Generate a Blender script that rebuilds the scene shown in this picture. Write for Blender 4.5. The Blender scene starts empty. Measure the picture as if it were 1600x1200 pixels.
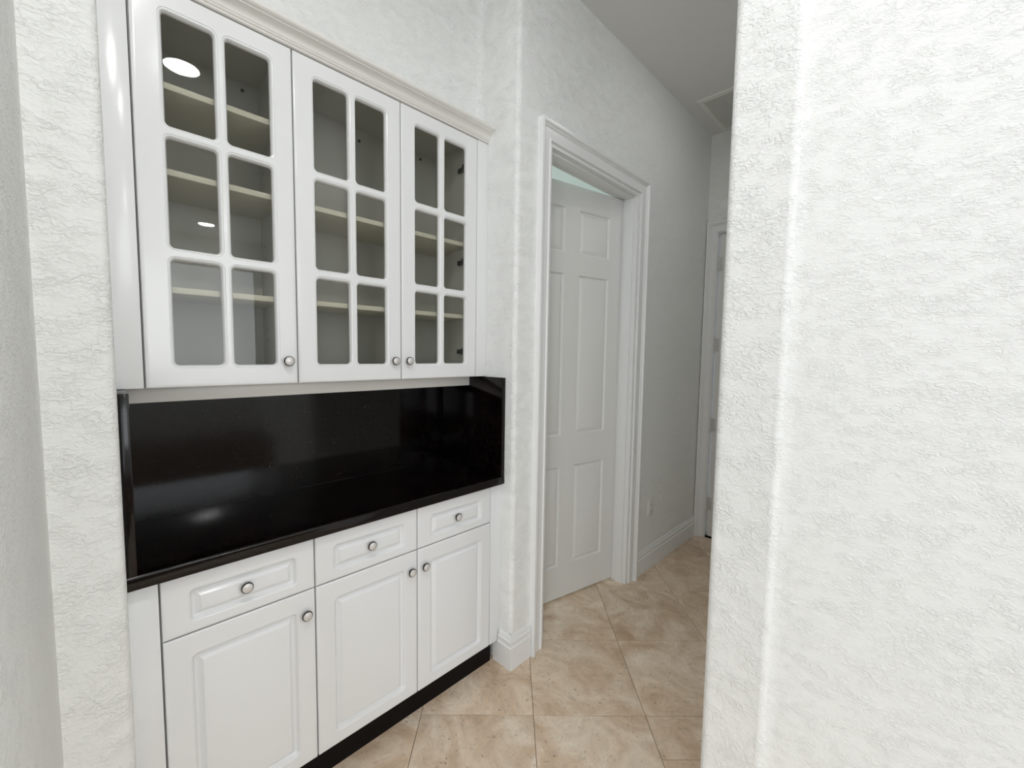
import bpy, bmesh, math, random
from mathutils import Vector, Matrix
random.seed(7)
S = bpy.context.scene
C = S.collection
PI = math.pi

# ------------------------------------------------------------------ camera
cd = bpy.data.cameras.new('camera'); cam = bpy.data.objects.new('camera', cd); C.objects.link(cam)
cd.sensor_width = 36; cd.lens = 660.0 / 1600 * 36; cd.clip_start = 0.02
YAW, PIT, ROL = math.radians(44.616), math.radians(4.077), math.radians(-0.817)
fw = Vector((math.cos(YAW) * math.cos(PIT), math.sin(YAW) * math.cos(PIT), -math.sin(PIT)))
rt = Vector((math.sin(YAW), -math.cos(YAW), 0)); dn = fw.cross(rt)
r2 = math.cos(ROL) * rt + math.sin(ROL) * dn
d2 = -math.sin(ROL) * rt + math.cos(ROL) * dn
cam.matrix_world = Matrix(((r2.x, -d2.x, -fw.x, 0), (r2.y, -d2.y, -fw.y, 0), (r2.z, -d2.z, -fw.z, 1.468), (0, 0, 0, 1)))
S.camera = cam

# ------------------------------------------------------------------ light and exposure
S.view_settings.view_transform = 'Standard'; S.view_settings.look = 'None'
S.view_settings.gamma = 1; S.view_settings.use_curve_mapping = False
S.view_settings.exposure = 0.26
S.cycles.max_bounces = 10; S.cycles.diffuse_bounces = 6; S.cycles.glossy_bounces = 4
S.cycles.transparent_max_bounces = 12; S.cycles.sample_clamp_indirect = 6
w = bpy.data.worlds.new('sky'); S.world = w; w.use_nodes = True
w.node_tree.nodes['Background'].inputs[0].default_value = (0.80, 0.88, 1, 1)
w.node_tree.nodes['Background'].inputs[1].default_value = 0.6

def area(name, loc, target, sx, sy, power, col=(1, 1, 1)):
    l = bpy.data.lights.new(name, 'AREA'); l.shape = 'RECTANGLE'; l.size = sx; l.size_y = sy
    l.energy = power; l.color = col
    o = bpy.data.objects.new(name, l); C.objects.link(o); o.location = loc
    o.rotation_euler = (Vector(target) - Vector(loc)).to_track_quat('-Z', 'Y').to_euler()
    return o
# daylight areas added at guessed, unseen windows behind the camera and beyond the door
LP = dict(side=88, back=26, backr=32, bed=22, lamp1=50, lamp2=330, fill3=120, hall=16)
area('daylight_side_window', (-3.42, -2.5, 1.5), (0, -2.5, 1.5), 2.9, 2.3, LP['side'], (0.945, 0.98, 1))
area('daylight_back_window', (-1.6, -4.92, 1.5), (-1.6, 0, 1.5), 2.6, 2.3, LP['back'], (0.945, 0.98, 1))
area('daylight_backr_fill', (.95, -4.92, 1.95), (.95, 0, 1.95), 2.1, 1.55, LP['backr'], (0.945, 0.98, 1))  # added light for the left strip, set high to stay out of granite reflections
area('daylight_bedroom_window', (3.2, 3.9, 1.6), (3.2, 0, 1.6), 1.2, 1.2, LP['bed'], (0.95, 1, 1))

# ------------------------------------------------------------------ materials
def mat(name, col, rough=0.5, spec=0.5, metal=0.0):
    m = bpy.data.materials.new(name); m.use_nodes = True
    b = m.node_tree.nodes['Principled BSDF']
    b.inputs['Base Color'].default_value = (*col, 1); b.inputs['Roughness'].default_value = rough
    b.inputs['Metallic'].default_value = metal
    b.inputs['Specular IOR Level'].default_value = spec
    return m, m.node_tree, b
def node(nt, typ, **kw):
    n = nt.nodes.new(typ)
    for k, v in kw.items():
        if k in n.inputs.keys(): n.inputs[k].default_value = v
        else: setattr(n, k, v)
    return n
def ramp(nt, stops):
    r = nt.nodes.new('ShaderNodeValToRGB'); e = r.color_ramp.elements
    while len(e) < len(stops): e.new(0.5)
    for el, (p, c) in zip(e, stops):
        el.position = p; el.color = (*c, 1) if len(c) == 3 else c
    return r
def g(v): return (v, v, v)

def plaster(name, col, scale, dist, stretch=(1, 1, 1.6), strength=0.6):
    """hand-trowelled knock-down plaster: flattened blotches with torn edges"""
    m, nt, b = mat(name, col, 0.62, 0.35)
    L = nt.links.new
    tc = node(nt, 'ShaderNodeTexCoord'); mp = node(nt, 'ShaderNodeMapping')
    mp.inputs['Scale'].default_value = stretch
    L(tc.outputs['Object'], mp.inputs['Vector'])
    n1 = node(nt, 'ShaderNodeTexNoise', Scale=scale, Detail=4.0, Roughness=0.55, Distortion=1.2)
    n2 = node(nt, 'ShaderNodeTexNoise', Scale=scale * 0.28, Detail=2.0)
    n3 = node(nt, 'ShaderNodeTexNoise', Scale=scale * 4.5, Detail=2.0)
    for n in (n1, n2, n3): L(mp.outputs[0], n.inputs['Vector'])
    r1 = ramp(nt, [(0.40, g(0)), (0.52, g(.75)), (0.60, g(1.0))])
    L(n1.outputs['Fac'], r1.inputs[0])
    r2_ = ramp(nt, [(0.35, g(0.15)), (0.65, g(1))])
    L(n2.outputs['Fac'], r2_.inputs[0])
    mu = node(nt, 'ShaderNodeMath', operation='MULTIPLY'); L(r1.outputs[0], mu.inputs[0]); L(r2_.outputs[0], mu.inputs[1])
    ad = node(nt, 'ShaderNodeMath', operation='MULTIPLY_ADD'); ad.inputs[1].default_value = 0.16
    L(n3.outputs['Fac'], ad.inputs[0]); L(mu.outputs[0], ad.inputs[2])
    bp = node(nt, 'ShaderNodeBump', Strength=strength, Distance=dist)
    L(ad.outputs[0], bp.inputs['Height']); L(bp.outputs[0], b.inputs['Normal'])
    return m
WALLCOL = (0.86, 0.87, 0.855)
M_wall = plaster('white_knockdown_plaster', WALLCOL, 62, 0.0035)
M_wallf = plaster('white_orange_peel_plaster', WALLCOL, 95, 0.0022, stretch=(1, 1, 1.8))
M_ceil = plaster('ceiling_paint', (0.74, 0.74, 0.73), 70, 0.0008, strength=0.3)
M_mint = plaster('mint_wall_paint', (0.62, 0.80, 0.74), 70, 0.0008, strength=0.3)

def gloss(name, col, rough):
    m, nt, b = mat(name, col, rough, 0.5)
    L = nt.links.new
    tc = node(nt, 'ShaderNodeTexCoord'); n = node(nt, 'ShaderNodeTexNoise', Scale=9.0, Detail=2.0)
    L(tc.outputs['Object'], n.inputs['Vector'])
    bp = node(nt, 'ShaderNodeBump', Strength=0.012, Distance=0.002); L(n.outputs['Fac'], bp.inputs['Height']); L(bp.outputs[0], b.inputs['Normal'])
    return m
M_cab = gloss('white_thermofoil', (0.80, 0.81, 0.815), 0.17)
M_crown = gloss('cream_white_thermofoil', (0.78, 0.765, 0.73), 0.28)
M_inside = gloss('cabinet_melamine', (0.56, 0.56, 0.525), 0.45)
M_shelf = gloss('cream_shelf_melamine', (0.72, 0.70, 0.60), 0.45)
M_trim = gloss('white_trim_enamel', (0.83, 0.835, 0.83), 0.28)
M_doorp = gloss('white_door_enamel', (0.77, 0.77, 0.75), 0.35)
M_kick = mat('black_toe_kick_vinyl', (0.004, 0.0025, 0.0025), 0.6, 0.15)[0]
M_dark = mat('dark_metal', (0.03, 0.028, 0.025), 0.4, 0.5, 0.6)[0]
M_filter = mat('grey_vent_filter', (0.05, 0.05, 0.048), 0.8, 0.2)[0]
M_plate = mat('white_plastic', (0.78, 0.78, 0.74), 0.35)[0]
M_steel = mat('painted_hinge_metal', (0.62, 0.62, 0.60), 0.35, 0.5, 0.4)[0]
M_pew = mat('pewter_knob_face', (0.70, 0.68, 0.66), 0.38, 0.5, 0.35)[0]
M_rim = mat('dark_knob_rim', (0.035, 0.03, 0.027), 0.35, 0.5, 0.7)[0]
M_grout = mat('tan_grout', (0.15, 0.11, 0.075), 0.9, 0.2)[0]

def granite():
    m, nt, b = mat('black_granite', (0.006, 0.005, 0.005), 0.11, 0.36)
    L = nt.links.new
    tc = node(nt, 'ShaderNodeTexCoord')
    v = node(nt, 'ShaderNodeTexVoronoi', Scale=190.0); n = node(nt, 'ShaderNodeTexNoise', Scale=120.0, Detail=4.0)
    n2 = node(nt, 'ShaderNodeTexNoise', Scale=14.0, Detail=2.0)
    for q in (v, n, n2): L(tc.outputs['Object'], q.inputs['Vector'])
    r = ramp(nt, [(0.0, (0.0012, 0.001, 0.001)), (0.66, (0.0015, 0.0012, 0.0012)), (0.76, (0.007, 0.0035, 0.003)), (0.9, (0.013, 0.010, 0.009))])
    mx = node(nt, 'ShaderNodeMath', operation='MULTIPLY_ADD'); L(n2.outputs['Fac'], mx.inputs[0]); mx.inputs[1].default_value = 0.35
    L(n.outputs['Fac'], mx.inputs[2])
    L(mx.outputs[0], r.inputs[0])
    mix = node(nt, 'ShaderNodeMix', data_type='RGBA', blend_type='ADD'); mix.inputs[0].default_value = 1
    r3 = ramp(nt, [(0.0, (0.02, 0.018, 0.017)), (0.05, (0.002, 0.0015, 0.0015)), (0.10, g(0))]); L(v.outputs['Distance'], r3.inputs[0])
    L(r.outputs[0], mix.inputs[6]); L(r3.outputs[0], mix.inputs[7]); L(mix.outputs[2], b.inputs['Base Color'])
    return m
M_gran = granite()

def glass():
    m = bpy.data.materials.new('cabinet_glass'); m.use_nodes = True; nt = m.node_tree; nt.nodes.clear(); L = nt.links.new
    out = node(nt, 'ShaderNodeOutputMaterial'); tr = node(nt, 'ShaderNodeBsdfTransparent'); gl = node(nt, 'ShaderNodeBsdfGlossy', Roughness=0.0)
    tr.inputs[0].default_value = (0.88, 0.88, 0.86, 1)
    fr = node(nt, 'ShaderNodeFresnel', IOR=1.5); mx = node(nt, 'ShaderNodeMixShader')
    ge = node(nt, 'ShaderNodeNewGeometry'); inv = node(nt, 'ShaderNodeMath', operation='SUBTRACT'); inv.inputs[0].default_value = 1; L(ge.outputs['Backfacing'], inv.inputs[1])
    fm = node(nt, 'ShaderNodeMath', operation='MULTIPLY'); L(fr.outputs[0], fm.inputs[0]); L(inv.outputs[0], fm.inputs[1])
    L(fm.outputs[0], mx.inputs[0]); L(tr.outputs[0], mx.inputs[1]); L(gl.outputs[0], mx.inputs[2]); L(mx.outputs[0], out.inputs[0])
    return m
M_glass = glass()

def travertine():
    m, nt, b = mat('beige_travertine', (0.45, 0.36, 0.27), 0.36, 0.4)
    L = nt.links.new
    tc = node(nt, 'ShaderNodeTexCoord'); oi = node(nt, 'ShaderNodeObjectInfo')
    off = node(nt, 'ShaderNodeVectorMath', operation='SCALE'); off.inputs[3].default_value = 37.0
    cmb = node(nt, 'ShaderNodeCombineXYZ'); L(oi.outputs['Random'], cmb.inputs[0]); L(oi.outputs['Random'], cmb.inputs[1]); L(oi.outputs['Random'], cmb.inputs[2])
    L(cmb.outputs[0], off.inputs[0])
    add = node(nt, 'ShaderNodeVectorMath', operation='ADD'); L(tc.outputs['Object'], add.inputs[0]); L(off.outputs[0], add.inputs[1])
    rot = node(nt, 'ShaderNodeVectorRotate', rotation_type='Z_AXIS'); L(add.outputs[0], rot.inputs['Vector'])
    am = node(nt, 'ShaderNodeMath', operation='MULTIPLY'); am.inputs[1].default_value = 40.0; L(oi.outputs['Random'], am.inputs[0]); L(am.outputs[0], rot.inputs['Angle'])
    mp = node(nt, 'ShaderNodeMapping'); mp.inputs['Scale'].default_value = (1, 1.25, 1); L(rot.outputs[0], mp.inputs['Vector'])
    n1 = node(nt, 'ShaderNodeTexNoise', Scale=4.2, Detail=9.0, Roughness=0.62, Distortion=1.1)
    n2 = node(nt, 'ShaderNodeTexNoise', Scale=30.0, Detail=8.0, Roughness=0.68, Distortion=0.8)
    n3 = node(nt, 'ShaderNodeTexNoise', Scale=70.0, Detail=2.0, Roughness=0.5)
    for n in (n1, n2, n3): L(mp.outputs[0], n.inputs['Vector'])
    r1 = ramp(nt, [(0.28, (0.52, 0.385, 0.275)), (0.44, (0.67, 0.535, 0.41)), (0.56, (0.76, 0.64, 0.52)), (0.72, (0.88, 0.79, 0.67))])
    L(n1.outputs['Fac'], r1.inputs[0])
    r2_ = ramp(nt, [(0.28, g(0.78)), (0.45, g(0.97)), (0.58, g(1.02)), (0.72, g(1.10))]); L(n2.outputs['Fac'], r2_.inputs[0])
    mu = node(nt, 'ShaderNodeMix', data_type='RGBA', blend_type='MULTIPLY'); mu.inputs[0].default_value = 1
    L(r1.outputs[0], mu.inputs[6]); L(r2_.outputs[0], mu.inputs[7])
    r3 = ramp(nt, [(0.27, g(0.35)), (0.33, g(1))]); L(n3.outputs['Fac'], r3.inputs[0])
    mu2 = node(nt, 'ShaderNodeMix', data_type='RGBA', blend_type='MULTIPLY'); mu2.inputs[0].default_value = 0.8
    L(mu.outputs[2], mu2.inputs[6]); L(r3.outputs[0], mu2.inputs[7])
    hs = node(nt, 'ShaderNodeHueSaturation', Saturation=1.14); L(mu2.outputs[2], hs.inputs['Color'])
    vv = node(nt, 'ShaderNodeMapRange'); vv.inputs[3].default_value = 0.90; vv.inputs[4].default_value = 1.12
    L(oi.outputs['Random'], vv.inputs[0]); L(vv.outputs[0], hs.inputs['Value'])
    L(hs.outputs[0], b.inputs['Base Color'])
    bp = node(nt, 'ShaderNodeBump', Strength=0.25, Distance=0.001); L(r3.outputs[0], bp.inputs['Height']); L(bp.outputs[0], b.inputs['Normal'])
    return m
M_trav = travertine()

def emit(name, col, s):
    m = bpy.data.materials.new(name); m.use_nodes = True; nt = m.node_tree; nt.nodes.clear()
    e = node(nt, 'ShaderNodeEmission'); e.inputs[0].default_value = (*col, 1); e.inputs[1].default_value = s
    o = node(nt, 'ShaderNodeOutputMaterial'); nt.links.new(e.outputs[0], o.inputs[0]); return m
M_lamp = [emit('lamp_lens', (1, 0.99, 0.98), LP[k]) for k in ('lamp1', 'lamp2', 'fill3', 'hall')]

# ------------------------------------------------------------------ mesh helpers
def wloc(o):
    v = Vector((0, 0, 0))
    while o: v += o.location; o = o.parent
    return v
class MB:
    def __init__(s): s.v = []; s.f = []; s.m = []
    def add(s, vs, fs, mi=0):
        n = len(s.v); s.v += [tuple(p) for p in vs]; s.f += [[i + n for i in f] for f in fs]; s.m += [mi] * len(fs)
    def box(s, x0, x1, y0, y1, z0, z1, mi=0, bev=0):
        if bev:
            bm = bmesh.new(); bmesh.ops.create_cube(bm, size=1)
            bmesh.ops.scale(bm, vec=(x1 - x0, y1 - y0, z1 - z0), verts=bm.verts)
            bmesh.ops.translate(bm, vec=((x0 + x1) / 2, (y0 + y1) / 2, (z0 + z1) / 2), verts=bm.verts)
            bmesh.ops.bevel(bm, geom=bm.edges[:], offset=bev, segments=2, affect='EDGES', profile=0.5)
            bm.verts.index_update()
            s.add([v.co for v in bm.verts], [[v.index for v in f.verts] for f in bm.faces], mi); bm.free(); return
        v = [(x0, y0, z0), (x1, y0, z0), (x1, y1, z0), (x0, y1, z0), (x0, y0, z1), (x1, y0, z1), (x1, y1, z1), (x0, y1, z1)]
        s.add(v, [(3, 2, 1, 0), (4, 5, 6, 7), (0, 1, 5, 4), (1, 2, 6, 5), (2, 3, 7, 6), (3, 0, 4, 7)], mi)
    def prism(s, pts, z0, z1, mi=0):
        n = len(pts)
        v = [(x, y, z0) for x, y in pts] + [(x, y, z1) for x, y in pts]
        f = [(i, (i + 1) % n, n + (i + 1) % n, n + i) for i in range(n)]
        s.add(v, f + [tuple(range(n - 1, -1, -1)), tuple(range(n, 2 * n))], mi)
    def sweep(s, rings, closed_ring=True, caps=True, mi=0):
        n = len(rings[0]); vs = [p for r in rings for p in r]; f = []
        for k in range(len(rings) - 1):
            for i in range(n if closed_ring else n - 1):
                j = (i + 1) % n
                f.append((k * n + i, k * n + j, (k + 1) * n + j, (k + 1) * n + i))
        if caps: f += [tuple(range(n - 1, -1, -1)), tuple(range((len(rings) - 1) * n, len(rings) * n))]
        s.add(vs, f, mi)
    def lathe(s, prof, origin, axis=Vector((0, -1, 0)), n=24, mi=None):
        axis = axis.normalized(); a = axis.orthogonal().normalized(); b = axis.cross(a); o = Vector(origin)
        rings = [[o + axis * h + (a * math.cos(2 * PI * i / n) + b * math.sin(2 * PI * i / n)) * r for i in range(n)] for r, h in prof]
        for k in range(len(rings) - 1):
            s.sweep(rings[k:k + 2], True, False, mi[k] if mi else 0)
        s.add(rings[-1], [tuple(range(n))], mi[-1] if mi else 0)
    def build(s, name, mats, parent=None, angle=35, fix=True):
        o0 = wloc(parent) if parent else Vector((0, 0, 0))
        me = bpy.data.meshes.new(name)
        me.from_pydata([Vector(p) - o0 for p in s.v], [], s.f)
        for m in (mats if isinstance(mats, (list, tuple)) else [mats]): me.materials.append(m)
        me.polygons.foreach_set('material_index', s.m)
        if fix:
            bm = bmesh.new(); bm.from_mesh(me); bmesh.ops.remove_doubles(bm, verts=bm.verts, dist=1e-6)
            bmesh.ops.recalc_face_normals(bm, faces=bm.faces); bm.to_mesh(me); bm.free()
        me.polygons.foreach_set('use_smooth', [True] * len(me.polygons)); me.set_sharp_from_angle(angle=math.radians(angle))
        me.update()
        o = bpy.data.objects.new(name, me); C.objects.link(o)
        if parent: o.parent = parent
        return o
def thing(name, label, cat, loc=(0, 0, 0), group=None):
    o = bpy.data.objects.new(name, None); C.objects.link(o); o.location = loc; o.empty_display_size = 0.1
    o['label'] = label; o['category'] = cat
    if group: o['group'] = group
    return o
def tag(o, label, cat, group=None):
    o['label'] = label; o['category'] = cat
    if group: o['group'] = group
    return o
def struct(o, label=None, cat=None):
    o['kind'] = 'structure'
    if label: o['label'] = label
    if cat: o['category'] = cat
    return o
def arc(cx, cy, r, a0, a1, n=6):
    return [(cx + r * math.cos(math.radians(a0 + (a1 - a0) * i / n)), cy + r * math.sin(math.radians(a0 + (a1 - a0) * i / n))) for i in range(n + 1)]

ZC = 3.18      # ceiling
YW = 1.31      # plane of the hall wall with the door
XR = 1.343     # right return of the niche
XL = 0.05      # left return of the niche
YB = 1.83      # back of the niche

# ------------------------------------------------------------------ structure: walls
m = MB()
m.prism([(XR, YB), ] + arc(XR + .022, YW + .022, .022, 180, 270) + [(1.55, YW), (1.55, 1.43), (1.463, 1.43), (1.463, YB)], 0, ZC)
m.prism([(1.55, YW), (2.41, YW), (2.41, 1.43), (1.55, 1.43)], 2.45, ZC)
m.prism([(2.41, YW), (3.5, YW), (3.5, 1.43), (2.41, 1.43)], 0, ZC)
struct(m.build('wall_back', M_wall, angle=40), 'white textured hall wall with the open six panel door', 'wall')
m = MB(); m.box(-3.5, 1.463, YB, YB + .12, 0, ZC)
m.prism([(XL, 1.56)] + arc(XR - .03, 1.53, .03, 90, 0)+ [(XR, YB), (XL, YB)], 2.4845, ZC)
struct(m.build('wall_niche', M_wall), 'white wall at the back of the cabinet niche', 'wall')
m = MB()
m.prism([(XL, YB)] + [(-.19, YB)] + [(-.19, .56)] + arc(-.17, .56, .02, 180, 270)[1:] + arc(-.088, .56, .02, 270, 360) + [(-.068, YW)] + arc(XL - .02, YW + .02, .02, 270, 360), 0, ZC)
struct(m.build('wall_left', M_wall, angle=40), 'white textured wall corner left of the cabinets', 'wall')
# right: end of the hall's near wall; its corner bead was floated a little proud of the flat wall
step = []
for k in range(13):
    t = k / 12; x = 1.18 + .0075 * (3 * t * t - 2 * t ** 3) - .0022 * math.sin(PI * min(1, t * 2))
    step.append((x, .266 - .046 * t))
m = MB()
m.prism([(3.5, .400)] + arc(1.202, .378, .022, 90, 180) + step + [(1.1875, -.55), (2.2, -1.56), (2.2, -5), (2.32, -5), (2.32, -1.5), (1.42, -.6), (1.42, .25), (3.5, .25)], 0, ZC)
o = struct(m.build('wall_right', [M_wallf, M_wall], angle=40), 'bright white textured wall end filling the right foreground', 'wall')
for p in o.data.polygons:
    if p.center.y > .243 and p.center.x < 1.21 and abs(p.normal.z) < .5: p.material_index = 1
m = MB()
m.box(3.5, 3.62, .25, .47, 0, ZC); m.box(3.5, 3.62, 1.245, 1.43, 0, ZC); m.box(3.5, 3.62, .47, 1.245, 2.44, ZC)
struct(m.build('wall_end', M_wall), 'white wall at the far end of the hall', 'wall')
# the room behind the camera
m = MB()
m.box(-3.62, -3.5, -5, -4.1, 0, ZC); m.box(-3.62, -3.5, -.9, 1.95, 0, ZC); m.box(-3.62, -3.5, -4.1, -.9, 2.75, ZC); m.box(-3.62, -3.5, -4.1, -.9, 0, .25)
struct(m.build('wall_window_side', M_wall))
m = MB(); m.box(-3.62, -3.0, -5.12, -5, 0, ZC); m.box(-.2, -.15, -5.12, -5, 0, ZC); m.box(2.05, 2.32, -5.12, -5, 0, ZC); m.box(-.15, 2.05, -5.12, -5, 0, 1.13); m.box(-.15, 2.05, -5.12, -5, 2.75, ZC); m.box(-3.0, -.2, -5.12, -5, 2.75, ZC); m.box(-3.0, -.2, -5.12, -5, 0, .25)
struct(m.build('wall_room_back', M_wall))
for nm, ax in (('window_1', 0), ('window_2', 1)):
    m = MB()
    lo, hi = ((-4.1, -.9) if ax == 0 else (-3.0, -.2))
    for k in range(4):
        q = lo + (hi - lo - .06) * k / 3
        (m.box(-3.6, -3.54, q, q + .06, .25, 2.75) if ax == 0 else m.box(q, q + .06, -5.1, -5.04, .25, 2.75))
    for z in (.25, 2.69):
        (m.box(-3.6, -3.54, lo, hi, z, z + .06) if ax == 0 else m.box(lo, hi, -5.1, -5.04, z, z + .06))
    struct(m.build(nm, M_trim))
# the room behind the open door
m = MB()
m.box(1.463, 4.3, 4.0, 4.12, 0, ZC); m.box(4.3, 4.42, 1.43, 4.12, 0, ZC); m.box(1.343, 1.463, YB + .12, 4.12, 0, ZC)
struct(m.build('wall_bedroom', M_mint), 'pale mint green wall of the room beyond the door', 'wall')
m = MB(); m.box(-3.62, 4.42, -5.12, 4.12, ZC, ZC + .12)
struct(m.build('ceiling', M_ceil), 'plain white ceiling over the hall', 'ceiling')

# floor: grout bed and one object per stone tile, laid at 45 degrees
m = MB(); m.box(-3.62, 4.42, -5.12, 4.12, -.05, -.0035)
floor = struct(m.build('floor', M_grout), 'beige travertine floor tiles laid diagonally', 'floor')
P = .4583; U0, V0 = 1.623, .576; GAP = .0021
def tile_mesh(a0, a1, b0, b1):
    mm = MB(); e = .0014
    lo = [(a0, b0), (a1, b0), (a1, b1), (a0, b1)]; hi = [(a0 + e, b0 + e), (a1 - e, b0 + e), (a1 - e, b1 - e), (a0 + e, b1 - e)]
    v = [(*p, -.004) for p in lo] + [(*p, -.0011) for p in lo] + [(*p, 0) for p in hi]
    f = [(8, 9, 10, 11)]
    for i in range(4):
        j = (i + 1) % 4; f += [(i, j, 4 + j, 4 + i), (4 + i, 4 + j, 8 + j, 8 + i)]
    mm.add(v, f); return mm
base = None
for i in range(-3, 6):
    for j in range(-4, 7):
        u, v = U0 + (i - .5) * P, V0 + (j - .5) * P        # tile centre, u along (1,1), v along (1,-1)
        x, y = (u + v) / 2 ** .5, (u - v) / 2 ** .5
        inhall = -.25 < x < 4.0 and .05 < y < 2.2
        inroom = -1.0 < x < 1.7 and -1.2 < y < 1.6
        if not (inhall or inroom) or (y > 2.0) or (x < 1.5 and y > 1.95) or (x > 1.3 and y < -.05 and x - y > 1.5): continue
        if i == 0 and j == 1:                              # the tile cracked across near the right wall
            h = P / 2 - GAP / 2
            s = 1.436 - u
            for a0, a1 in ((-h, s - .0008), (s + .0008, h)):
                o = tile_mesh(a0, a1, -h, h).build('tile', M_trav, angle=20)
                o.location = (x, y, 0); o.rotation_euler.z = PI / 4; o.parent = floor
            continue
        if base is None:
            h = P / 2 - GAP / 2
            base = tile_mesh(-h, h, -h, h).build('tile', M_trav, angle=20); o = base
        else:
            o = bpy.data.objects.new('tile', base.data); C.objects.link(o)
        o.parent = floor; o.location = (x, y, random.uniform(-.0004, 0)); o.rotation_euler.z = PI / 4

# ------------------------------------------------------------------ baseboards
BB = [(0, 0), (.0145, 0), (.0145, .100), (.0165, .103), (.0165, .107), (.0115, .112), (.0115, .128), (.0135, .131), (.0135, .136), (.009, .140), (.007, .155), (.003, .163), (0, .163)]
def baseboard(name, path, prof=BB, label=None):
    """path: points along the wall line, the wall lying to the left of the walking direction; board stands to the right"""
    n = len(path); rings = []
    for k, p in enumerate(path):
        d0 = (Vector(path[k]) - Vector(path[k - 1])).normalized() if k else None
        d1 = (Vector(path[k + 1]) - Vector(path[k])).normalized() if k < n - 1 else None
        nr = lambda d: Vector((d.y, -d.x))
        if d0 is None: off = nr(d1)
        elif d1 is None: off = nr(d0)
        else:
            a, b = nr(d0), nr(d1); off = (a + b) / (1 + a.dot(b))
        rings.append([(p[0] + off.x * t, p[1] + off.y * t, z) for t, z in prof])
    mm = MB(); mm.sweep(rings); return struct(mm.build(name, M_trim, angle=30), label, 'baseboard' if label else None)
baseboard('baseboard_corner', [(XR, 1.3835), (XR, YW), (1.467, YW)], label='white stepped baseboard wrapping the corner beside the cabinets')
m = MB(); m.box(1.3285, XR, 1.384, 1.4155, 0, .105); struct(m.build('baseboard_return', M_trim))
baseboard('baseboard_hall', [(2.497, YW), (3.5, YW)], label='white stepped baseboard along the hall wall')
baseboard('baseboard_left', [(-.19, 1.8), (-.19, .54), (-.068, .54), (-.068, YW), (XL, YW), (XL, 1.3835)])
baseboard('baseboard_right', [(1.18, .4), (1.18, -.55), (2.19, -1.56), (2.19, -5)])

# ------------------------------------------------------------------ door casings, jambs, doors
CAS = [(0, 0), (0, .010), (.003, .014), (.008, .014), (.011, .009), (.014, .009), (.045, .013), (.050, .013), (.053, .018), (.057, .021), (.060, .021), (.063, .027), (.068, .030), (.080, .030), (.080, 0)]
def casing(name, fn, half0, half1, ztop, label):
    """fn(s, out, z) -> world point; s runs across the opening, out away from the wall"""
    rings = []
    for (s0, sg, z0, zg) in ((half0, -1, 0, 0), (half0, -1, ztop, 1), (half1, 1, ztop, 1), (half1, 1, 0, 0)):
        rings.append([fn(s0 + sg * w_, t, z0 + zg * w_) for w_, t in CAS])
    mm = MB(); mm.sweep(rings); return struct(mm.build(name, M_trim, angle=30), label, 'door casing')
casing('trim_1', lambda s_, o_, z: (s_, YW - o_, z), 1.553, 2.412, 2.447, 'white moulded casing around the open hall door')
rings = []
for s0, sg, z0, zg in ((1.228, 1, 0, 0), (1.228, 1, 2.43, 1), (.483, -1, 2.43, 1), (.483, -1, 0, 0)):
    rings.append([(3.5 - t, s0 + sg * w_ * .95, z0 + zg * w_) for w_, t in CAS])
m = MB(); m.sweep(rings); struct(m.build('trim_2', M_trim, angle=30), 'white moulded casing of the door at the hall end', 'door casing')

def ring_panel(mb, fn, x0, x1, z0, z1, rad, prof, cap=True, n=5, mi=0):
    """panel set in a flat face: fills from the bounding rectangle to a rounded loop, then follows prof [(inset, depth)]"""
    def loop(ins, r):
        a, b, c, d = x0 + ins, x1 - ins, z0 + ins, z1 - ins; r = max(r, .0003); pts = []
        for cx_, cz_, s_ in ((b - r, d - r, 0), (a + r, d - r, 90), (a + r, c + r, 180), (b - r, c + r, 270)):
            pts += arc(cx_, cz_, r, s_, s_ + 90, n)
        return pts
    N = 4 * (n + 1); corners = [(x1, z1), (x0, z1), (x0, z0), (x1, z0)]
    p0 = loop(0, rad)
    mb_v = [fn(x, 0, z) for x, z in corners] + [fn(x, 0, z) for x, z in p0]; f = []
    for c in range(4):
        b_ = 4 + c * (n + 1)
        for k in range(n): f.append((c, b_ + k, b_ + k + 1))
    mb.add(mb_v, f, mi)
    loops = [[fn(x, dep, z) for x, z in loop(ins, rad - ins if rad - ins > 0 else .0003)] for ins, dep in prof]
    mb.sweep(loops, True, False, mi)
    if cap: mb.add(loops[-1], [tuple(range(N))], mi)
    return loops[-1]
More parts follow.
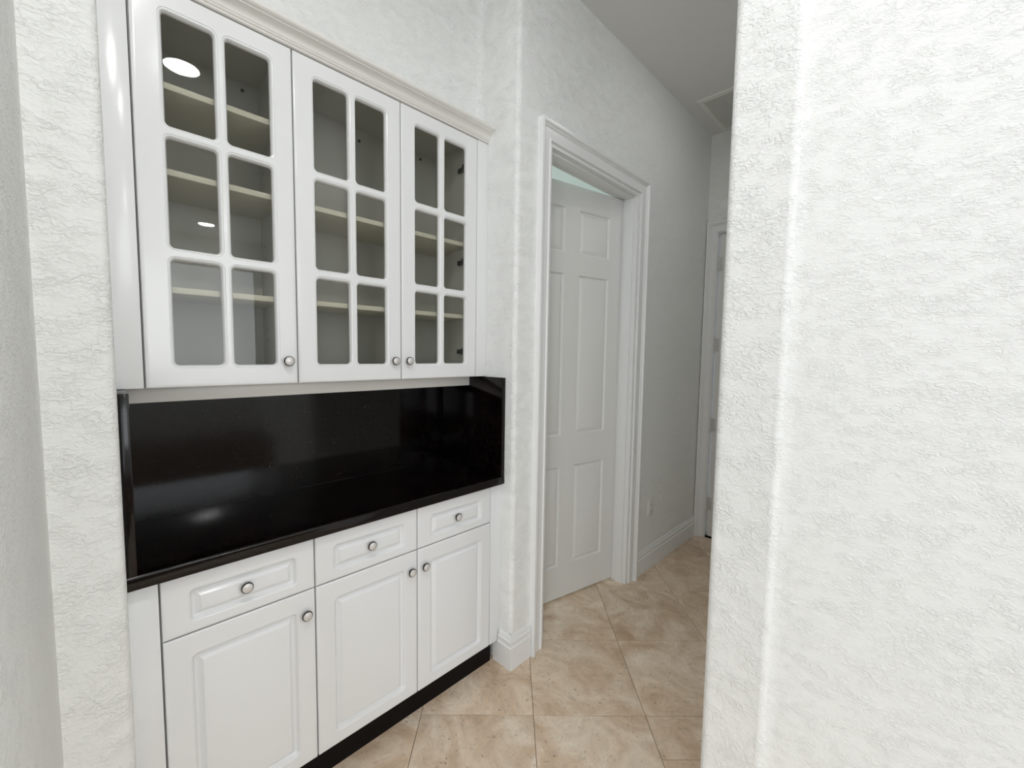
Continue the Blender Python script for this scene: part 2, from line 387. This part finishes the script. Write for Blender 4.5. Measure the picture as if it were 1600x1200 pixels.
def face_board(mb, fn, X0, X1, Z0, Z1, T, rects, rad, prof, edge=(), cap=True, mi=0):
    """board with panels/holes; rects must form a grid. edge: [(inset, depth)] rounding of the outer edge from the outside in"""
    e = edge[-1][0] if edge else 0
    xs = sorted({X0 + e, X1 - e} | {r[0] for r in rects} | {r[1] for r in rects}); zs = sorted({Z0 + e, Z1 - e} | {r[2] for r in rects} | {r[3] for r in rects})
    holes = {(round(r[0], 5), round(r[2], 5)) for r in rects}
    for a, b in zip(xs, xs[1:]):
        for c, d in zip(zs, zs[1:]):
            if (round(a, 5), round(c, 5)) in holes: continue
            mb.add([fn(a, 0, c), fn(b, 0, c), fn(b, 0, d), fn(a, 0, d)], [(0, 1, 2, 3)], mi)
    R4 = lambda i, dep: [fn(X0 + i, dep, Z0 + i), fn(X1 - i, dep, Z0 + i), fn(X1 - i, dep, Z1 - i), fn(X0 + i, dep, Z1 - i)]
    lp = [R4(0, T)] + [R4(i, dep) for i, dep in (edge or [(0, 0)])]
    mb.sweep(lp, True, False, mi)
    ends = [ring_panel(mb, fn, *r, rad, prof, cap, 5, mi) for r in rects]
    # back
    if cap: mb.add(R4(0, T), [(3, 2, 1, 0)], mi)
    else:
        bx = sorted({X0, X1} | {r[0] for r in rects} | {r[1] for r in rects}); bz = sorted({Z0, Z1} | {r[2] for r in rects} | {r[3] for r in rects})
        for a, b in zip(bx, bx[1:]):
            for c, d in zip(bz, bz[1:]):
                if (round(a, 5), round(c, 5)) in holes: continue
                mb.add([fn(a, T, c), fn(b, T, c), fn(b, T, d), fn(a, T, d)], [(3, 2, 1, 0)], mi)
# open six panel door, hinged at the right jamb and swung 12 degrees into the room beyond
door1 = bpy.data.objects.new('door_1', None); C.objects.link(door1); door1.location = (2.386, 1.407, 0)
struct(door1, 'white six panel door standing slightly open in the hall', 'door')
dx, dy = Vector((-.979, .204)), Vector((.204, .979))
def dfn(s_, dep, z): return (2.386 + dx.x * s_ + dy.x * dep, 1.407 + dx.y * s_ + dy.y * dep, z)
m = MB()
PR = [(0, 0), (.0, .001), (.005, .010), (.010, .0105), (.026, .0025), (.028, .002)]
rects = [(a, b, c, d) for a, b in ((.113, .353), (.465, .705)) for c, d in ((.21, .812), (.998, 1.928), (2.047, 2.294))]
face_board(m, dfn, 0, .815, .012, 2.426, .035, rects, .002, PR, edge=((.0, .002), (.002, 0)))
m.build('leaf', M_doorp, door1, angle=25)
m = MB()
m.box(2.39, 2.41, YW - .002, 1.432, 0, 2.43); m.box(1.55, 1.57, YW - .002, 1.432, 0, 2.43); m.box(1.55, 2.41, YW - .002, 1.432, 2.43, 2.45)
m.box(2.379, 2.39, 1.335, 1.39, 0, 2.42, bev=.002); m.box(1.57, 1.581, 1.335, 1.39, 0, 2.42, bev=.002); m.box(1.57, 2.39, 1.335, 1.39, 2.419, 2.43, bev=.002)
m.build('jamb', M_trim, door1)
m = MB(); p = dfn(.755, 0, .95); m.lathe([(.03, 0), (.03, .006), (.012, .010), (.011, .03), (.024, .036), (.027, .05), (.02, .06), (.003, .062)], p, axis=Vector((-dy.x, -dy.y, 0)))
m.build('door_knob', M_steel, door1)
# door at the end of the hall, hinges towards the corner
door2 = bpy.data.objects.new('door_2', None); C.objects.link(door2); door2.location = (3.52, .83, 0)
struct(door2, 'white door closed at the far end of the hall', 'door')
m = MB()
rects = [(a, b, c, d) for a, b in ((.585, .775), (.93, 1.12)) for c, d in ((.21, .81), (1.0, 1.93), (2.05, 2.29))]
face_board(m, lambda s_, dep, z: (3.517 + dep, s_, z), .492, 1.213, .012, 2.418, .035, rects, .002, PR, edge=((.0, .002), (.002, 0)))
m.build('leaf', M_doorp, door2, angle=25)
m = MB(); m.box(3.495, 3.62, 1.223, 1.243, 0, 2.44); m.box(3.495, 3.62, .47, .487, 0, 2.44); m.box(3.495, 3.62, .487, 1.223, 2.424, 2.44)
m.build('jamb', M_trim, door2)
for z in (.28, .925, 1.56, 2.19):
    m = MB(); m.lathe([(.001, 0), (.007, 0), (.007, .10), (.004, .105), (.001, .108)], (3.506, 1.217, z - .05), axis=Vector((0, 0, 1)), n=12)
    m.box(3.508, 3.5165, 1.19, 1.2165, z - .05, z + .05)
    m.build('hinge', M_steel, door2)
m = MB(); m.box(3.506, 3.60, .488, 1.222, 0, .0115); m.build('threshold', M_kick, door2)

# ------------------------------------------------------------------ cabinets
COL = [.113, .502, .890, 1.278]; G = .0019
YU, YD = 1.497, 1.385
EDGE = ((0, .004), (.0012, .0018), (.004, .0004), (.009, 0))
def knob_mesh():
    mm = MB()
    mm.lathe([(.0075, 0), (.0075, .003), (.0055, .004), (.0055, .007), (.0135, .0095), (.0162, .013), (.0162, .016), (.0152, .0175), (.0140, .0175), (.0133, .0190), (.008, .0212), (.002, .0218)], (0, 0, 0), n=28,
             mi=[0, 0, 0, 0, 0, 0, 0, 0, 1, 1, 1, 1])
    return mm
KN = None
def knob(parent, x, y, z):
    global KN
    if KN is None:
        o = knob_mesh().build('knob', [M_rim, M_pew]); KN = o.data
    else:
        o = bpy.data.objects.new('knob', KN); C.objects.link(o)
    o.parent = parent; o.location = Vector((x, y, z)) - wloc(parent)
    o['label'] = 'round pewter knob with a dark rim'
    return o
PANEL = [(0, 0), (.0008, .0008), (.0035, .0016), (.006, .0062), (.009, .0112), (.012, .0132), (.0145, .0138), (.016, .0130), (.0275, .0022), (.0305, .0016)]
def base_door(parent, i, knob_right):
    x0, x1 = COL[i] + G, COL[i + 1] - G; z0, z1 = .106, .6945
    mm = MB(); f = lambda s_, dep, z: (s_, YD + dep, z)
    face_board(mm, f, x0, x1, z0, z1, .019, [(x0 + .057, x1 - .052, z0 + .044, z1 - .058)], .017, PANEL, EDGE)
    o = mm.build('door', M_cab, parent, angle=28)
    knob(o, (x1 - .029) if knob_right else (x0 + .030), YD, .619)
def base_drawer(parent, i):
    x0, x1 = COL[i] + G, COL[i + 1] - G; z0, z1 = .6985, .861
    mm = MB(); f = lambda s_, dep, z: (s_, YD + dep, z)
    face_board(mm, f, x0, x1, z0, z1, .019, [(x0 + .057, x1 - .052, z0 + .028, z1 - .040)], .015, PANEL, EDGE)
    o = mm.build('drawer', M_cab, parent, angle=28)
    knob(o, (x0 + x1) / 2, YD + .0018, .778)
def base_cab(i0, i1, label, fillers):
    t = thing('base_cabinet', label, 'cabinet', ((COL[i0] + COL[i1]) / 2, 1.6, 0), 'white base cabinets under the granite counter')
    mm = MB(); a, b = COL[i0] + (.0005 if i0 else 0), COL[i1] - .0005
    mm.box(a, a + .016, 1.406, 1.822, .104, .864); mm.box(b - .016, b, 1.406, 1.822, .104, .864)
    mm.box(a + .016, b - .016, 1.41, 1.822, .104, .12); mm.box(a + .016, b - .016, 1.806, 1.822, .12, .864)
    mm.box(a + .016, b - .016, 1.406, 1.50, .845, .864)
    for k in range(i0 + 1, i1): mm.box(COL[k] - .008, COL[k] + .008, 1.41, 1.806, .12, .845)
    mm.build('carcass', M_inside, t)
    for x0, x1 in fillers:
        mm = MB(); mm.box(x0, x1, YD + .002, YD + .02, .106, .861, bev=.0025); mm.build('filler', M_cab, t)
    for i in range(i0, i1):
        base_drawer(t, i); base_door(t, i, i < 2)
base_cab(0, 1, 'white base cabinet with one drawer over one door, leftmost by the wall strip', [(.0505, COL[0] - .002)])
base_cab(1, 3, 'white base cabinet with two drawers over two doors, towards the hall corner', [(COL[3] + .002, 1.3425)])

GL = [(0, 0), (.0008, .0020), (.0022, .0024), (.0032, .0010), (.0055, .0018), (.008, .005), (.0095, .009), (.010, .0125), (.010, .019)]
def upper_cab(i0, i1, label, fillers, shelves, knobs_right, hinges, screws):
    t = thing('upper_cabinet', label, 'cabinet', ((COL[i0] + COL[i1]) / 2, 1.66, 1.36), 'white glass fronted wall cabinets')
    a, b = COL[i0] + .0005, COL[i1] - .0005
    zb, zt = 1.362, 2.424
    yf = YU + .021
    mm = MB(); sw = .022
    mm.box(a, a + sw, yf, 1.828, zb, zt); mm.box(b - sw, b, yf, 1.828, zb, zt)
    mm.box(a + sw, b - sw, yf, 1.828, zb, zb + .02); mm.box(a + sw, b - sw, yf, 1.828, zt - .014, zt); mm.box(a + sw, b - sw, 1.788, 1.828, zb + .02, zt - .014)
    mm.build('carcass', M_inside, t)
    for z in shelves:
        mm = MB(); mm.box(a + sw + .0005, b - sw - .0005, yf + .006, 1.7875, z - .0085, z + .0085, bev=.001)
        mm.build('shelf', M_shelf, t)
    for x0, x1 in fillers:
        mm = MB(); mm.box(x0, x1, YU + .002, YU + .02, 1.3605, 2.4235, bev=.0025); mm.build('filler', M_cab, t)
    for i in range(i0, i1):
        x0, x1 = COL[i] + G, COL[i + 1] - G; z0, z1 = 1.3605, 2.4215
        cx0 = COL[i] - COL[0]
        cols = [(.180 + cx0, .2945 + cx0), (.3235 + cx0, .438 + cx0)]; rows = [(1.423, 1.714), (1.747, 2.039), (2.071, 2.362)]
        rects = [(p - .010, q + .010, c - .010, d + .010) for p, q in cols for c, d in rows]
        mm = MB(); f = lambda s_, dep, z: (s_, YU + dep, z)
        face_board(mm, f, x0, x1, z0, z1, .019, rects, .021, GL, EDGE, cap=False)
        d = mm.build('door', M_cab, t, angle=28)
        for p, q in cols:
            for c, e in rows:
                mm = MB(); mm.box(p - .004, q + .004, YU + .0125, YU + .0165, c - .004, e + .004)
                mm.build('pane', M_glass, d)
        knob(d, (x1 - .030) if knobs_right[i - i0] else (x0 + .028), YU, 1.434)
    for x, sg, z in hinges:
        mm = MB(); xx = (b - sw) if x == 'b' else (a + sw); s1 = -1 if x == 'b' else 1
        q = sorted((xx, xx + s1 * .011)); mm.box(q[0], q[1], 1.545, 1.60, z - .010, z + .010, bev=.002)
        q = sorted((xx + s1 * .002, xx + s1 * .022)); mm.box(q[0], q[1], YU + .019, 1.556, z - .015, z + .015, bev=.003)
        mm.build('hinge', M_dark, t)
    for x, z in screws:
        mm = MB(); mm.lathe([(.006, 0), (.006, .003), (.003, .0042), (.001, .0043)], (x, 1.788, z), n=12); mm.build('screw', M_dark, t)
    for z in (1.505, 1.545, 1.80, 1.84, 2.06, 2.10):
        mm = MB(); mm.lathe([(.003, -.001), (.003, .0006), (.001, .0006)], (b - sw, 1.74, z), axis=Vector((-1, 0, 0)), n=8); mm.build('shelf_pin_hole', M_dark, t)
upper_cab(0, 1, 'white wall cabinet with one six pane glass door and three shelves, leftmost', [(.0505, COL[0] - .002)], (2.1835, 1.955, 1.6335), [True], [], [(.432, 2.383)])
upper_cab(1, 3, 'white wall cabinet with a pair of six pane glass doors, right of the single door', [(COL[3] + .002, 1.3425)], (1.955, 1.6335), [True, False],
          [('b', 0, 2.302), ('b', 0, 1.886), ('b', 0, 1.475)], [(.862, 2.363), (1.167, 2.387)])

# crown moulding, light rail
CR = [(-.30, 2.4245), (.002, 2.4245), (.005, 2.427), (.005, 2.430), (.003, 2.432), (.007, 2.434), (.0085, 2.437), (.006, 2.4395), (.009, 2.442), (.0115, 2.449), (.017, 2.456), (.025, 2.4615), (.033, 2.4635), (.0335, 2.4655), (.040, 2.4685), (.0445, 2.472), (.0465, 2.4765), (.0465, 2.482), (.042, 2.484), (-.30, 2.484)]
m = MB(); m.sweep([[(x, YU - o_, z) for o_, z in CR] for x in (.0505, 1.3425)])
tag(m.build('crown_moulding', M_crown, angle=30), 'cream white crown moulding running along the top of the wall cabinets', 'moulding')
m = MB(); m.box(.0725, 1.3205, 1.595, 1.613, 1.3125, 1.3615, bev=.0015)
tag(m.build('light_rail', M_crown), 'long white light rail strip under the wall cabinets', 'rail')

# granite: counter, backsplash, two side splashes
m = MB(); prof = [(1.372, .867), (1.367, .869), (1.365, .873)] + [(1.365 + .006 - .006 * math.cos(math.radians(a_)), .899 + .006 * math.sin(math.radians(a_))) for a_ in (0, 22, 45, 67, 90)] + [(1.812, .905), (1.812, .867)]
m.sweep([[(x, y, z) for y, z in prof] for x in (.0505, 1.3425)])
tag(m.build('countertop', M_gran, angle=40), 'polished black granite countertop over the white base cabinets', 'countertop')
m = MB(); m.box(.0725, 1.3205, 1.812, 1.8295, .9055, 1.3615)
tag(m.build('backsplash', M_gran), 'tall polished black granite backsplash between counter and wall cabinets', 'backsplash')
for x0, x1, lb in ((.0505, .072, 'narrow black granite side splash at the left end of the counter'), (1.321, 1.3425, 'black granite side splash at the right end of the counter')):
    m = MB(); m.box(x0, x1, 1.365, 1.8295, .9055, 1.3595, bev=.0018)
    tag(m.build('side_splash', M_gran), lb, 'side splash', 'granite side splashes')
m = MB(); m.prism([(.0505, 1.416)] + arc(1.318 - .012, 1.416 + .012, .012, 270, 360, 4) + [(1.318, 1.434), (.0505, 1.434)], 0.0005, .1035)
tag(m.build('toe_kick', M_kick), 'black toe kick board along the floor under the base cabinets', 'toe kick')

# ------------------------------------------------------------------ hall fittings
t = thing('wall_outlet', 'small white wall outlet above the baseboard in the hall', 'outlet', (2.695, YW, .43))
m = MB(); m.box(2.657, 2.733, YW - .007, YW, .371, .489, bev=.003); m.build('cover_plate', M_plate, t)
for z in (.409, .451):
    m = MB(); m.box(2.678, 2.712, YW - .0085, YW - .006, z - .016, z + .016, bev=.001)
    for xx in (2.689, 2.701): m.box(xx - .0012, xx + .0012, YW - .0088, YW - .008, z - .004, z + .007, 1)
    m.build('socket', [M_plate, M_dark], t)
t = thing('ceiling_vent', 'rectangular white louvered return air vent in the hall ceiling', 'vent', (3.22, .92, ZC))
vx0, vx1, vy0, vy1 = 2.968, 3.481, .62, 1.222
m = MB(); fr = [(0, 0), (.002, -.006), (.026, -.011), (.030, -.009), (.031, 0)]
lp = [[(vx0 + i, vy0 + i, ZC + z), (vx1 - i, vy0 + i, ZC + z), (vx1 - i, vy1 - i, ZC + z), (vx0 + i, vy1 - i, ZC + z)] for i, z in fr]
m.sweep(lp, True, False); m.build('frame', M_plate, t, angle=25)
m = MB(); m.box(vx0 + .03, vx1 - .03, vy0 + .03, vy1 - .03, ZC - .0012, ZC - .0005); m.build('filter', M_filter, t)
m = MB(); x = vx0 + .042
while x < vx1 - .04:
    m.add([(x + .0032, vy0 + .031, ZC - .0064), (x - .003, vy0 + .031, ZC - .004), (x - .003, vy1 - .031, ZC - .004), (x + .0032, vy1 - .031, ZC - .0064),
           (x + .0032, vy0 + .031, ZC - .0074), (x - .003, vy0 + .031, ZC - .005), (x - .003, vy1 - .031, ZC - .005), (x + .0032, vy1 - .031, ZC - .0074)],
          [(0, 1, 2, 3), (7, 6, 5, 4), (0, 3, 7, 4), (1, 5, 6, 2), (0, 4, 5, 1), (3, 2, 6, 7)]); x += .0165
o = m.build('louver', M_plate, t); o['kind'] = 'stuff'

# recessed lamps: two mirrored in cabinet glass, passage and hall ones added as fill
for k, (x, y) in enumerate(((.49, -.33), (1.255, -4.15), (.12, .22), (2.5, .62))):
    t = thing('recessed_light', ('round recessed ceiling light nearest the cabinets', 'round recessed ceiling light far back in the room', 'added round recessed fill light just inside the passage', 'added unseen round recessed fill light in the hall behind the wall end')[k], 'light', (x, y, ZC), 'recessed ceiling lights')
    m = MB(); m.lathe([(.112, 0), (.110, .004), (.094, .006), (.090, .003)], (x, y, ZC), axis=Vector((0, 0, -1))); m.f.pop(); m.m.pop(); m.build('trim_ring', M_plate, t)
    m = MB(); m.lathe([(.0895, .0004), (.0895, .002), (.05, .003), (.001, .0031)], (x, y, ZC), axis=Vector((0, 0, -1))); m.build('lens', M_lamp[k], t)
